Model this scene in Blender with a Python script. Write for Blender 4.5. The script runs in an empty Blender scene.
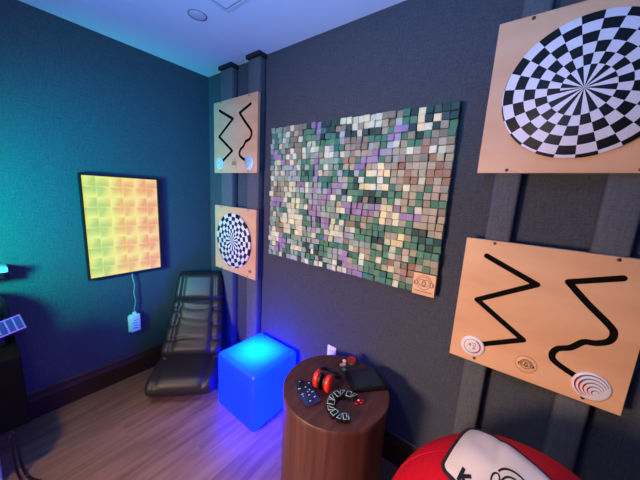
import bpy, bmesh, math, random
from mathutils import Vector, Matrix, noise
PI = math.pi
random.seed(7)
C = bpy.context.scene.collection

# ------------------------------------------------------------------ materials
def lin(c):
    return tuple(((v / 255) / 12.92 if v / 255 <= .04045 else ((v / 255 + .055) / 1.055) ** 2.4) for v in c)

def new_mat(name):
    m = bpy.data.materials.new(name); m.use_nodes = True
    nt = m.node_tree; b = nt.nodes['Principled BSDF']
    return m, nt, b

def mat(name, rgb, rough=.6, metal=0., var=.12, scale=(30, 30, 30), bump=0., bdist=.002, spec=.5, coat=0., rgb2=None, detail=3, sheen=0):
    m, nt, b = new_mat(name)
    tc = nt.nodes.new('ShaderNodeTexCoord'); mp = nt.nodes.new('ShaderNodeMapping')
    mp.inputs['Scale'].default_value = scale
    nz = nt.nodes.new('ShaderNodeTexNoise'); nz.inputs['Scale'].default_value = 1.; nz.inputs['Detail'].default_value = detail
    nt.links.new(tc.outputs['Object'], mp.inputs[0]); nt.links.new(mp.outputs[0], nz.inputs['Vector'])
    cr = nt.nodes.new('ShaderNodeValToRGB')
    c = lin(rgb)
    lo = tuple(v * (1 - var) for v in c); hi = tuple(min(1, v * (1 + var)) for v in c)
    if rgb2: lo, hi = c, lin(rgb2)
    cr.color_ramp.elements[0].position = .3; cr.color_ramp.elements[1].position = .7
    cr.color_ramp.elements[0].color = (*lo, 1); cr.color_ramp.elements[1].color = (*hi, 1)
    nt.links.new(nz.outputs['Fac'], cr.inputs[0]); nt.links.new(cr.outputs[0], b.inputs['Base Color'])
    b.inputs['Roughness'].default_value = rough; b.inputs['Metallic'].default_value = metal
    b.inputs['Specular IOR Level'].default_value = spec; b.inputs['Coat Weight'].default_value = coat
    b.inputs['Sheen Weight'].default_value = sheen
    if bump:
        bp = nt.nodes.new('ShaderNodeBump'); bp.inputs['Strength'].default_value = bump; bp.inputs['Distance'].default_value = bdist
        nt.links.new(nz.outputs['Fac'], bp.inputs['Height']); nt.links.new(bp.outputs[0], b.inputs['Normal'])
    return m

def emit_mat(name, rgb, strength, base=(.02, .02, .02)):
    m, nt, b = new_mat(name)
    b.inputs['Base Color'].default_value = (*base, 1)
    b.inputs['Emission Color'].default_value = (*rgb, 1); b.inputs['Emission Strength'].default_value = strength
    b.inputs['Roughness'].default_value = .8; b.inputs['Specular IOR Level'].default_value = .2
    return m

def math_node(nt, op, a, b=None):
    n = nt.nodes.new('ShaderNodeMath'); n.operation = op
    for i, v in enumerate((a, b)):
        if v is None: continue
        if isinstance(v, (int, float)): n.inputs[i].default_value = v
        else: nt.links.new(v, n.inputs[i])
    return n.outputs[0]

def fabric(name, rgb, rgb2):
    m, nt, b = new_mat(name)
    tc = nt.nodes.new('ShaderNodeTexCoord')
    outs = []
    for sc in ((14, 14, 420), (420, 420, 14), (110, 110, 110)):
        mp = nt.nodes.new('ShaderNodeMapping'); mp.inputs['Scale'].default_value = sc
        nz = nt.nodes.new('ShaderNodeTexNoise'); nz.inputs['Scale'].default_value = 1; nz.inputs['Detail'].default_value = 2
        nt.links.new(tc.outputs['Object'], mp.inputs[0]); nt.links.new(mp.outputs[0], nz.inputs['Vector']); outs.append(nz.outputs['Fac'])
    s = math_node(nt, 'ADD', outs[0], outs[1]); s = math_node(nt, 'ADD', s, outs[2]); s = math_node(nt, 'DIVIDE', s, 3)
    cr = nt.nodes.new('ShaderNodeValToRGB'); cr.color_ramp.elements[0].position = .36; cr.color_ramp.elements[1].position = .64
    cr.color_ramp.elements[0].color = (*lin(rgb), 1); cr.color_ramp.elements[1].color = (*lin(rgb2), 1)
    nt.links.new(s, cr.inputs[0]); nt.links.new(cr.outputs[0], b.inputs['Base Color'])
    b.inputs['Roughness'].default_value = .92; b.inputs['Specular IOR Level'].default_value = .2
    bp = nt.nodes.new('ShaderNodeBump'); bp.inputs['Strength'].default_value = .5; bp.inputs['Distance'].default_value = .003
    nt.links.new(s, bp.inputs['Height']); nt.links.new(bp.outputs[0], b.inputs['Normal'])
    return m

M = {}
M['wall'] = fabric('wall_fabric', (54, 57, 64), (78, 81, 90))
M['pilaster'] = fabric('pilaster_fabric', (72, 74, 80), (96, 98, 104))
M['cap'] = mat('cap_dark', (22, 24, 30), .7)
M['ceiling'] = mat('ceiling_paint', (214, 218, 226), .9, var=.02, bump=.1, scale=(90, 90, 90))
M['ceil_trim'] = mat('ceiling_trim_paint', (196, 200, 208), .6, var=.02)
M['dark_gap'] = mat('ceiling_gap', (120, 124, 134), .8)
M['base'] = mat('baseboard_wood', (58, 34, 24), .4, var=.3, scale=(3, 3, 60), bump=.1)
M['birch'] = mat('birch_plywood', (206, 152, 110), .38, scale=(2, 30, 7), rgb2=(224, 174, 132), detail=5, spec=.5)
M['edge'] = mat('plywood_edge', (196, 150, 120), .6, scale=(10, 200, 10), var=.2)
M['groove'] = mat('groove_black', (13, 9, 8), .85, spec=.1)
M['burn'] = mat('burnt_line', (88, 46, 28), .8)
M['screw'] = mat('screw_metal', (90, 82, 78), .35, metal=1)
M['white_plastic'] = mat('white_plastic', (226, 226, 230), .45, var=.03)
M['pale_disc'] = mat('pale_disc_plastic', (226, 214, 216), .4, var=.03)
M['red_print'] = mat('red_print', (150, 12, 28), .4, var=.05)
M['grey_print'] = mat('grey_blue_print', (88, 108, 130), .4, var=.05)
M['leather'] = mat('black_leather', (26, 23, 22), .48, var=.25, scale=(140, 140, 140), bump=.25, bdist=.001, spec=.5)
M['black'] = mat('black_plastic', (14, 14, 16), .4)
M['black_matt'] = mat('black_matt', (9, 9, 11), .85, spec=.1)
M['red_cloth'] = mat('red_vinyl_cloth', (200, 8, 34), .7, var=.08, scale=(50, 50, 50), bump=.1, spec=.2)
M['pad_cloth'] = mat('cream_pad_cloth', (228, 206, 186), .85, var=.06, scale=(7, 7, 7), bump=.5, bdist=.01)
M['piping'] = mat('dark_piping', (38, 14, 22), .7)
M['ink'] = mat('black_ink', (10, 10, 12), .7)
M['tablet'] = mat('slate_screen', (44, 46, 58), .3, var=.05)
M['red_shell'] = mat('red_shell_plastic', (222, 46, 36), .3, var=.05)
M['band'] = mat('black_band', (16, 16, 18), .45)
M['steel'] = mat('steel_wire', (170, 165, 150), .3, metal=1)
M['dough_yellow'] = mat('yellow_tub', (186, 172, 96), .5)
M['dough_red'] = mat('red_lid', (232, 58, 50), .4)
M['pink'] = mat('pink_plastic', (232, 176, 176), .45)
M['mint'] = mat('mint_plastic', (96, 170, 140), .45)
M['navy'] = mat('navy_cloth', (24, 40, 92), .8, var=.3, scale=(200, 200, 200))
M['navy_dark'] = mat('dark_navy_cloth', (22, 18, 48), .8, var=.3, scale=(200, 200, 200))
M['pale_blue'] = mat('pale_blue_print', (150, 178, 210), .6)
M['outline'] = mat('pale_teal_outline', (158, 188, 190), .5)
M['lavender'] = mat('pale_grey_laminate', (190, 188, 204), .5, var=.04)
M['cord'] = mat('grey_cord', (130, 140, 146), .6)
M['violet'] = mat('violet_tinted_plastic', (96, 84, 170), .5, var=.04)
M['smoke'] = mat('smoked_plastic', (14, 22, 24), .25, coat=.3)
M['pale_teal'] = mat('pale_teal_plastic', (190, 222, 224), .4, var=.03)

def wood_floor():
    m, nt, b = new_mat('floor_planks')
    tc = nt.nodes.new('ShaderNodeTexCoord')
    sep = nt.nodes.new('ShaderNodeSeparateXYZ'); nt.links.new(tc.outputs['Object'], sep.inputs[0])
    row = math_node(nt, 'FLOOR', math_node(nt, 'DIVIDE', sep.outputs[0], .16))
    off = math_node(nt, 'MULTIPLY', row, .73)
    col = math_node(nt, 'FLOOR', math_node(nt, 'DIVIDE', math_node(nt, 'ADD', sep.outputs[1], off), 1.22))
    comb = nt.nodes.new('ShaderNodeCombineXYZ'); nt.links.new(row, comb.inputs[0]); nt.links.new(col, comb.inputs[1])
    wn = nt.nodes.new('ShaderNodeTexWhiteNoise'); nt.links.new(comb.outputs[0], wn.inputs['Vector'])
    mp = nt.nodes.new('ShaderNodeMapping'); mp.inputs['Scale'].default_value = (16, 1.3, 1)
    va = nt.nodes.new('ShaderNodeVectorMath'); va.operation = 'ADD'
    sc = nt.nodes.new('ShaderNodeVectorMath'); sc.operation = 'SCALE'; sc.inputs['Scale'].default_value = 7
    nt.links.new(wn.outputs['Color'], sc.inputs[0])
    nt.links.new(tc.outputs['Object'], va.inputs[0]); nt.links.new(sc.outputs[0], va.inputs[1]); nt.links.new(va.outputs[0], mp.inputs[0])
    nz = nt.nodes.new('ShaderNodeTexNoise'); nz.inputs['Scale'].default_value = 1.6; nz.inputs['Detail'].default_value = 6; nz.inputs['Distortion'].default_value = .6
    nt.links.new(mp.outputs[0], nz.inputs['Vector'])
    f = math_node(nt, 'ADD', nz.outputs['Fac'], math_node(nt, 'MULTIPLY', math_node(nt, 'SUBTRACT', wn.outputs['Value'], .5), .16))
    cr = nt.nodes.new('ShaderNodeValToRGB'); e = cr.color_ramp.elements
    e[0].position = .25; e[0].color = (*lin((104, 78, 58)), 1); e[1].position = .8; e[1].color = (*lin((152, 119, 92)), 1)
    nt.links.new(f, cr.inputs[0]); nt.links.new(cr.outputs[0], b.inputs['Base Color'])
    b.inputs['Roughness'].default_value = .42
    bp = nt.nodes.new('ShaderNodeBump'); bp.inputs['Strength'].default_value = .12; bp.inputs['Distance'].default_value = .002
    nt.links.new(nz.outputs['Fac'], bp.inputs['Height']); nt.links.new(bp.outputs[0], b.inputs['Normal'])
    return m
M['floor'] = wood_floor()

def table_wood():
    m, nt, b = new_mat('walnut_veneer')
    tc = nt.nodes.new('ShaderNodeTexCoord'); mp = nt.nodes.new('ShaderNodeMapping'); mp.inputs['Scale'].default_value = (26, 5, 1.4)
    mp.inputs['Rotation'].default_value = (0, 0, .5)
    nz = nt.nodes.new('ShaderNodeTexNoise'); nz.inputs['Scale'].default_value = 1.6; nz.inputs['Detail'].default_value = 5
    nt.links.new(tc.outputs['Object'], mp.inputs[0]); nt.links.new(mp.outputs[0], nz.inputs['Vector'])
    cr = nt.nodes.new('ShaderNodeValToRGB'); e = cr.color_ramp.elements
    e[0].position = .3; e[0].color = (*lin((68, 38, 34)), 1); e[1].position = .7; e[1].color = (*lin((102, 60, 54)), 1)
    nt.links.new(nz.outputs['Fac'], cr.inputs[0]); nt.links.new(cr.outputs[0], b.inputs['Base Color'])
    b.inputs['Roughness'].default_value = .5
    return m
M['walnut'] = table_wood()

# ------------------------------------------------------------------ mesh helpers
def box(bm, x0, x1, y0, y1, z0, z1, mi=0, mtx=None):
    vs = [Vector((x, y, z)) for x in (x0, x1) for y in (y0, y1) for z in (z0, z1)]
    if mtx: vs = [mtx @ v for v in vs]
    v = [bm.verts.new(p) for p in vs]
    for q in ((0, 1, 3, 2), (4, 6, 7, 5), (0, 4, 5, 1), (2, 3, 7, 6), (0, 2, 6, 4), (1, 5, 7, 3)):
        f = bm.faces.new([v[i] for i in q]); f.material_index = mi
    return v

def rbox(x0, x1, y0, y1, z0, z1, r=.005, seg=3):
    bm = bmesh.new(); box(bm, x0, x1, y0, y1, z0, z1)
    bmesh.ops.bevel(bm, geom=bm.edges[:], offset=r, segments=seg, affect='EDGES', profile=.5)
    return bm

def prism(bm, poly, y0, y1, mi=0, mtx=None):
    """polygon in (x,z), extruded along y"""
    a = [Vector((p[0], y0, p[1])) for p in poly]; b = [Vector((p[0], y1, p[1])) for p in poly]
    if mtx: a = [mtx @ v for v in a]; b = [mtx @ v for v in b]
    a = [bm.verts.new(v) for v in a]; b = [bm.verts.new(v) for v in b]
    fs = [bm.faces.new(a), bm.faces.new(b[::-1])]
    n = len(a)
    for i in range(n):
        fs.append(bm.faces.new([a[i], b[i], b[(i + 1) % n], a[(i + 1) % n]]))
    for f in fs: f.material_index = mi
    return fs

def lathe(bm, prof, n=48, mi=0, mtx=None):
    """profile of (r, z) around z"""
    rings = []
    for r, z in prof:
        if r < 1e-6:
            v = Vector((0, 0, z)); rings.append([bm.verts.new(mtx @ v if mtx else v)])
        else:
            ring = []
            for i in range(n):
                v = Vector((r * math.cos(2 * PI * i / n), r * math.sin(2 * PI * i / n), z))
                ring.append(bm.verts.new(mtx @ v if mtx else v))
            rings.append(ring)
    for a, b in zip(rings, rings[1:]):
        for i in range(n):
            j = (i + 1) % n
            if len(a) == 1 and len(b) == 1: break
            if len(a) == 1: f = bm.faces.new([a[0], b[i], b[j]])
            elif len(b) == 1: f = bm.faces.new([a[i], a[j], b[0]])
            else: f = bm.faces.new([a[i], a[j], b[j], b[i]])
            f.material_index = mi; f.smooth = True

def tube(bm, pts, r=.004, n=8, mi=0, closed=False):
    pts = [Vector(p) for p in pts]; N = len(pts); rings = []
    up = None
    for i, p in enumerate(pts):
        if closed: t = pts[(i + 1) % N] - pts[i - 1]
        else: t = pts[min(i + 1, N - 1)] - pts[max(i - 1, 0)]
        t.normalize()
        if up is None: up = t.orthogonal().normalized()
        up = (up - t * up.dot(t)).normalized(); s = t.cross(up)
        rr = r[i] if isinstance(r, (list, tuple)) else r
        rings.append([bm.verts.new(p + (up * math.cos(2 * PI * k / n) + s * math.sin(2 * PI * k / n)) * rr) for k in range(n)])
    rng = range(N) if closed else range(N - 1)
    for i in rng:
        a, b = rings[i], rings[(i + 1) % N]
        for k in range(n):
            f = bm.faces.new([a[k], a[(k + 1) % n], b[(k + 1) % n], b[k]]); f.smooth = True; f.material_index = mi
    if not closed:
        bm.faces.new(rings[0][::-1]).material_index = mi; bm.faces.new(rings[-1]).material_index = mi

def smoothline(pts, n=6, closed=False):
    P = [Vector(p) for p in pts]; out = []; N = len(P)
    for i in range(N if closed else N - 1):
        p0 = P[i - 1] if (closed or i > 0) else P[0]; p1 = P[i]; p2 = P[(i + 1) % N]
        p3 = P[(i + 2) % N] if (closed or i + 2 < N) else P[-1]
        for k in range(n):
            t = k / n
            out.append(.5 * ((2 * p1) + (p2 - p0) * t + (2 * p0 - 5 * p1 + 4 * p2 - p3) * t * t + (3 * p1 - p0 - 3 * p2 + p3) * t ** 3))
    if not closed: out.append(P[-1])
    return out

def obj(name, bm, mats, parent=None, loc=None, rot=None, smooth=None):
    bmesh.ops.recalc_face_normals(bm, faces=bm.faces[:])
    me = bpy.data.meshes.new(name); bm.to_mesh(me); bm.free()
    for m in (mats if isinstance(mats, (list, tuple)) else [mats]): me.materials.append(m)
    if smooth is not None:
        for p in me.polygons: p.use_smooth = True
        me.set_sharp_from_angle(angle=math.radians(smooth))
    o = bpy.data.objects.new(name, me); C.objects.link(o)
    if parent: o.parent = parent
    if loc: o.location = loc
    if rot: o.rotation_euler = rot
    return o

def thing(name, label, cat, loc=(0, 0, 0), rz=0, group=None):
    o = bpy.data.objects.new(name, None); C.objects.link(o); o.empty_display_size = .1
    o.location = loc; o.rotation_euler = (0, 0, rz); o['label'] = label; o['category'] = cat
    if group: o['group'] = group
    return o

def tag(o, label, cat, group=None):
    o['label'] = label; o['category'] = cat
    if group: o['group'] = group
    return o

def struct(name, bm, mats, smooth=None):
    o = obj(name, bm, mats, smooth=smooth); o['kind'] = 'structure'; return o

def stroke(bm, pts, w, y, th=.0006, mi=0, mtx=None):
    """flat raised stroke on a board: pts in (x,z); the side facing -y is at y-th.  Quads, so it may cross itself."""
    P = [Vector((p[0], p[1])) for p in pts]; h = w / 2; L = []; R = []
    for i, p in enumerate(P):
        d = (P[min(i + 1, len(P) - 1)] - P[max(i - 1, 0)])
        if d.length < 1e-9: d = Vector((1, 0))
        d.normalize(); n = Vector((-d.y, d.x)); L.append(p + n * h); R.append(p - n * h)
    def V(q, yy):
        v = Vector((q.x, yy, q.y)); return bm.verts.new(mtx @ v if mtx else v)
    fl = [V(q, y - th) for q in L]; fr = [V(q, y - th) for q in R]; bl = [V(q, y) for q in L]; br = [V(q, y) for q in R]
    for i in range(len(P) - 1):
        for q in ((fl[i], fl[i + 1], fr[i + 1], fr[i]), (bl[i], fl[i], fl[i + 1], bl[i + 1]), (fr[i], fr[i + 1], br[i + 1], br[i])):
            bm.faces.new(q).material_index = mi

def arc(cx, cz, r, a0, a1, n=24, sx=1):
    return [(cx + sx * r * math.cos(math.radians(a0 + (a1 - a0) * i / n)), cz + r * math.sin(math.radians(a0 + (a1 - a0) * i / n))) for i in range(n + 1)]

def logo(bm, cx, cz, r, y, w, th=.0006, mi=0, mtx=None):
    """round head wearing headphones, with crossing loops inside"""
    S = lambda pts: stroke(bm, pts, w, y, th, mi, mtx)
    S(arc(cx, cz, r * .80, 0, 360, 36)); S(arc(cx, cz + r * .02, r * .97, 14, 166, 24))
    for s in (-1, 1):
        S(arc(cx + s * r * .95, cz - r * .06, r * .30, 0, 360, 16, .55)); S(arc(cx + s * r * 1.12, cz - r * .06, r * .2, 0, 360, 12, .5))
    S(arc(cx - r * .22, cz + r * .04, r * .42, 0, 360, 24)); S(arc(cx + r * .22, cz + r * .04, r * .42, 0, 360, 24))
    S([(cx, cz + r * .22), (cx + r * .32, cz - r * .14), (cx, cz - r * .48), (cx - r * .32, cz - r * .14), (cx, cz + r * .22)])

# ------------------------------------------------------------------ room shell
RX, RY, H = 4.5, -4.2, 2.6
bm = bmesh.new(); box(bm, -.1, RX + .1, RY - .1, .1, -.1, 0); struct('floor', bm, M['floor'])
bm = bmesh.new(); box(bm, -.1, RX + .1, RY - .1, .1, H, H + .1); struct('ceiling', bm, M['ceiling'])
bm = bmesh.new(); box(bm, -.1, 0, RY, .1, 0, H); struct('wall_left', bm, M['wall'])
bm = bmesh.new(); box(bm, 0, RX, 0, .1, 0, H); struct('wall_right', bm, M['wall'])
bm = bmesh.new(); box(bm, RX, RX + .1, RY, .1, 0, H); struct('wall_far', bm, M['wall'])
bm = bmesh.new(); box(bm, -.1, RX + .1, RY - .1, RY, 0, H); struct('wall_back', bm, M['wall'])
prof = [(0, 0), (.02, 0), (.02, .135), (.016, .142), (.016, .150), (.012, .158), (.012, .172), (.006, .186), (0, .19)]
bm = bmesh.new()      # left: runs along y
a = [bm.verts.new((p[0], RY, p[1])) for p in prof]; b = [bm.verts.new((p[0], 0, p[1])) for p in prof]
for i in range(len(prof)): j = (i + 1) % len(prof); bm.faces.new([a[i], a[j], b[j], b[i]])
bm.faces.new(a[::-1]); bm.faces.new(b); struct('baseboard_left', bm, M['base'])
bm = bmesh.new()
a = [bm.verts.new((.02, -p[0], p[1])) for p in prof]; b = [bm.verts.new((RX, -p[0], p[1])) for p in prof]
for i in range(len(prof)): j = (i + 1) % len(prof); bm.faces.new([a[i], a[j], b[j], b[i]])
bm.faces.new(a[::-1]); bm.faces.new(b); struct('baseboard_right', bm, M['base'])

# fabric-wrapped pilasters that carry the boards
for k, (x0, x1) in enumerate(((.285, .445), (.648, .785), (2.331, 2.425), (2.671, 2.773))):
    bm = rbox(x0, x1, -.065, .0, .0, 2.574, .016, 4)
    t = struct('trim_%d' % (k + 1), bm, M['pilaster'], smooth=40)
    bm = rbox(x0 - .009, x1 + .009, -.078, .0, 2.572, 2.6, .003, 2); obj('pilaster_cap', bm, M['cap'], t)

# ceiling fittings
t = thing('ceiling_hatch', 'square access hatch set in the ceiling with a thin raised rim', 'hatch', (.955, -.44, H))
bm = bmesh.new()
for x0, x1, y0, y1 in ((0, .6, -.016, 0), (0, .6, -.6, -.584), (0, .016, -.584, -.016), (.584, .6, -.584, -.016)): box(bm, x0, x1, y0, y1, -.006, 0)
obj('rim', bm, M['ceil_trim'], t)
bm = rbox(.024, .576, -.576, -.024, -.004, 0, .001, 1); obj('panel', bm, M['ceiling'], t)
bm = bmesh.new(); box(bm, .017, .583, -.583, -.017, -.0012, 0); obj('gap', bm, M['dark_gap'], t)
t = thing('sprinkler_cover', 'small round flush cover plate on the ceiling near the hatch', 'sprinkler cover', (.775, -.52, H))
bm = bmesh.new(); lathe(bm, [(0, -.0025), (.044, -.0025), (.046, -.0015), (.046, 0), (0, 0)], 40); obj('plate', bm, M['ceil_trim'], t)
bm = bmesh.new(); lathe(bm, [(.0, -.0015), (.053, -.0015), (.053, 0), (0, 0)], 40); obj('shadow_ring', bm, M['dark_gap'], t)

# ------------------------------------------------------------------ birch boards
BW, BH, YF = .575, .575, -.025     # local: origin bottom-left of back face; front at y=YF
def plain_board(cutters=()):
    bm = bmesh.new(); box(bm, 0, BW, YF, 0, 0, BH)
    bmesh.ops.bevel(bm, geom=bm.edges[:], offset=.0015, segments=1, affect='EDGES')
    bm.normal_update()
    for f in bm.faces:
        if abs(f.normal.y) < .9: f.material_index = 1
    me = bpy.data.meshes.new('board'); bmesh.ops.recalc_face_normals(bm, faces=bm.faces[:]); bm.to_mesh(me); bm.free()
    for k in ('birch', 'edge', 'groove'): me.materials.append(M[k])
    o = bpy.data.objects.new('board', me); C.objects.link(o)
    if cutters:
        cs = []
        for poly in cutters:
            cb = bmesh.new(); pts, w_ = poly; h_ = w_ / 2
            for i in range(len(pts) - 1):
                a_, b_ = Vector(pts[i]), Vector(pts[i + 1]); d_ = (b_ - a_).normalized(); an_ = math.atan2(d_.y, d_.x); P_ = []
                for q in range(17): g_ = an_ - PI / 2 + PI * q / 16; P_.append((b_.x + h_ * math.cos(g_), b_.y + h_ * math.sin(g_)))
                for q in range(17): g_ = an_ + PI / 2 + PI * q / 16; P_.append((a_.x + h_ * math.cos(g_), a_.y + h_ * math.sin(g_)))
                e_ = .00003 * i
                prism(cb, P_, YF - .01 - e_, YF + .014 + e_, 2)
            bmesh.ops.recalc_face_normals(cb, faces=cb.faces[:])
            cm = bpy.data.meshes.new('cut'); cb.to_mesh(cm); cb.free()
            for k in ('birch', 'edge', 'groove'): cm.materials.append(M[k])
            co = bpy.data.objects.new('cut', cm); C.objects.link(co); cs.append(co)
            md = o.modifiers.new('b', 'BOOLEAN'); md.operation = 'DIFFERENCE'; md.solver = 'EXACT'; md.use_self = True; md.object = co
        bpy.context.view_layer.update()
        dg = bpy.context.evaluated_depsgraph_get()
        me2 = bpy.data.meshes.new_from_object(o.evaluated_get(dg)); o.modifiers.clear(); o.data = me2
        print('MATS', [m_.name for m_ in me2.materials], set(p_.material_index for p_ in me2.polygons))
        for c in cs: bpy.data.objects.remove(c, do_unlink=True)
    return o

GL = [(.087, .505), (.272, .421), (.078, .300), (.264, .176), (.10, .085)]
GR = [(.494, .502), (.361, .455), (.424, .388), (.492, .324), (.507, .296), (.500, .266), (.470, .246), (.438, .238), (.408, .202), (.373, .182), (.361, .152), (.377, .124), (.455, .088)]
GRs = [GR[0], GR[1]] + [(v.x, v.y) for v in smoothline([(p[0], p[1], 0) for p in GR[1:]], 4)[1:]]

def screws(t, pts):
    for x, z in pts:
        bm = bmesh.new(); lathe(bm, [(0, .003), (.003, .003), (.006, .0015), (.0065, 0), (0, 0)], 16, mtx=Matrix.Translation((x, YF, z)) @ Matrix.Rotation(PI / 2, 4, 'X'))
        obj('screw', bm, M['screw'], t)

def disc_mtx(x, z): return Matrix.Translation((x, YF, z)) @ Matrix.Rotation(PI / 2, 4, 'X')

def maze_board(loc, label, teal=False):
    t = thing('maze_board', label, 'finger maze board', loc, 0, 'birch finger maze boards')
    o = plain_board([(GL, .022), (GRs, .022)]); o.parent = t; o.name = 'board'
    screws(t, [(.108, .564), (.474, .564), (.105, .02), (.471, .018)])
    dm = M['pale_teal'] if teal else M['pale_disc']
    # left knob
    bm = bmesh.new(); lathe(bm, [(0, .008), (.044, .008), (.048, .006), (.048, 0), (0, 0)], 40, mtx=disc_mtx(.090, .078))
    k = obj('slider_knob', bm, dm, t)
    bm = bmesh.new()
    stroke(bm, arc(.090, .078, .033, 0, 360, 40), .0018, YF - .008)
    obj('ring_print', bm, M['groove'], k)
    bm = bmesh.new(); stroke(bm, arc(.090, .078, .031, -80, 70, 20), .0045, YF - .008, .0008)
    stroke(bm, arc(.080, .083, .004, 0, 340, 10), .0035, YF - .008, .0008); obj('red_mark', bm, M['red_print'], k)
    bm = bmesh.new(); stroke(bm, [(.086, .094), (.102, .094), (.102, .082), (.090, .082)], .003, YF - .008); stroke(bm, arc(.098, .070, .004, 0, 340, 10), .003, YF - .008)
    obj('blue_mark', bm, M['grey_print'], k)
    # right knob: nested crescents
    bm = bmesh.new(); lathe(bm, [(0, .008), (.050, .008), (.054, .006), (.054, 0), (0, 0)], 48, mtx=disc_mtx(.484, .076))
    k = obj('slider_knob', bm, dm, t)
    bg = bmesh.new(); br = bmesh.new()
    for i in range(5):
        r = .047 - .0088 * i; f = i / 5
        cx, cz = .484 + .018 * f, .076 - .024 * f
        for (bb, a0, a1) in ((bg, 20, 150), (br, 150, 250)):
            n = 16; w = .0074 * (1 - .4 * f)
            P = arc(cx, cz, r, a0, a1, n)
            for q in range(n):
                ta = q / n if bb is bg else 1 - q / n; tb = (q + 1) / n if bb is bg else 1 - (q + 1) / n
                def pt(j, rr): a_ = math.radians(a0 + (a1 - a0) * j / n); return (cx + rr * math.cos(a_), cz + rr * math.sin(a_))
                wa, wb = w * (.25 + .75 * ta), w * (.25 + .75 * tb)
                vs = [bb.verts.new((p[0], YF - .0088, p[1])) for p in (pt(q, r), pt(q + 1, r), pt(q + 1, r - wb), pt(q, r - wa))]
                bb.faces.new(vs)
    obj('grey_crescents', bg, M['grey_print'], k); obj('red_crescents', br, M['red_print'], k)
    # round logo medallion
    bm = bmesh.new(); lathe(bm, [(0, .0015), (.035, .0015), (.036, .001), (.036, 0), (0, 0)], 40, mtx=disc_mtx(.289, .074))
    k = obj('medallion', bm, M['birch'], t)
    bm = bmesh.new(); logo(bm, .289, .074, .022, YF - .0015, .0022); stroke(bm, arc(.289, .074, .0362, 0, 360, 40), .001, YF, .0016)
    obj('burnt_logo', bm, M['burn'], k)
    return t

def checker_mat():
    m, nt, b = new_mat('swirl_checker_print')
    tc = nt.nodes.new('ShaderNodeTexCoord'); s = nt.nodes.new('ShaderNodeSeparateXYZ'); nt.links.new(tc.outputs['Object'], s.inputs[0])
    x, z = s.outputs[0], s.outputs[2]
    r = math_node(nt, 'SQRT', math_node(nt, 'ADD', math_node(nt, 'MULTIPLY', x, x), math_node(nt, 'MULTIPLY', z, z)))
    th = math_node(nt, 'DIVIDE', math_node(nt, 'ARCTAN2', z, x), 2 * PI)
    a = math_node(nt, 'FLOOR', math_node(nt, 'MULTIPLY', th, 25))
    rr = math_node(nt, 'ADD', math_node(nt, 'DIVIDE', math_node(nt, 'POWER', math_node(nt, 'DIVIDE', r, .236), 1.12), 1 / 6.6), th)
    bb = math_node(nt, 'FLOOR', math_node(nt, 'MAXIMUM', rr, math_node(nt, 'ADD', 1.0, 0.0)))
    par = math_node(nt, 'FLOORED_MODULO', math_node(nt, 'ADD', a, bb), 2)
    mx = nt.nodes.new('ShaderNodeMix'); mx.data_type = 'RGBA'
    mx.inputs[6].default_value = (*lin((12, 12, 14)), 1); mx.inputs[7].default_value = (*lin((222, 214, 220)), 1)
    nt.links.new(par, mx.inputs[0]); nt.links.new(mx.outputs[2], b.inputs['Base Color']); b.inputs['Roughness'].default_value = .5; b.inputs['Specular IOR Level'].default_value = .3
    return m
M['checker'] = checker_mat()

def wheel_board(loc, label, rot=0., logo_mark=True):
    t = thing('spinner_board', label, 'spinning wheel board', loc, 0, 'birch spinning wheel boards')
    o = plain_board(); o.parent = t; o.name = 'board'
    screws(t, [(.108, .564), (.474, .564), (.105, .012), (.471, .012)])
    # wheel stands proud on a hub
    bm = bmesh.new(); R = Matrix.Rotation(PI / 2, 4, 'X')
    lathe(bm, [(0, .018), (.234, .018), (.236, .016), (.236, .006), (.234, .006), (0, .006)], 96, mtx=R)
    w = obj('wheel', bm, M['checker'], t, (.2875, YF, .2875)); w.rotation_euler = (0, rot, 0)
    bm = bmesh.new(); lathe(bm, [(0, .007), (.03, .007), (.03, 0), (0, 0)], 24, mtx=R); obj('hub', bm, M['black'], t, (.2875, YF, .2875))
    if logo_mark:
        bm = bmesh.new(); logo(bm, .505, .06, .016, YF, .002); obj('burnt_logo', bm, M['burn'], t)
    return t

YB = -.066
maze_board((.228, YB, 1.745), 'birch finger maze board with black grooves and pale knobs, high in the corner', True)
wheel_board((.228, YB, .890), 'birch board with black and white wheel in the corner beside the black chair', .4)
wheel_board((2.266, YB, 1.744), 'birch board with large black and white wheel at the top right', 0., False)
maze_board((2.266, YB, .886), 'birch finger maze board with black grooves and red-marked knobs above the bean bag')

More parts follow.
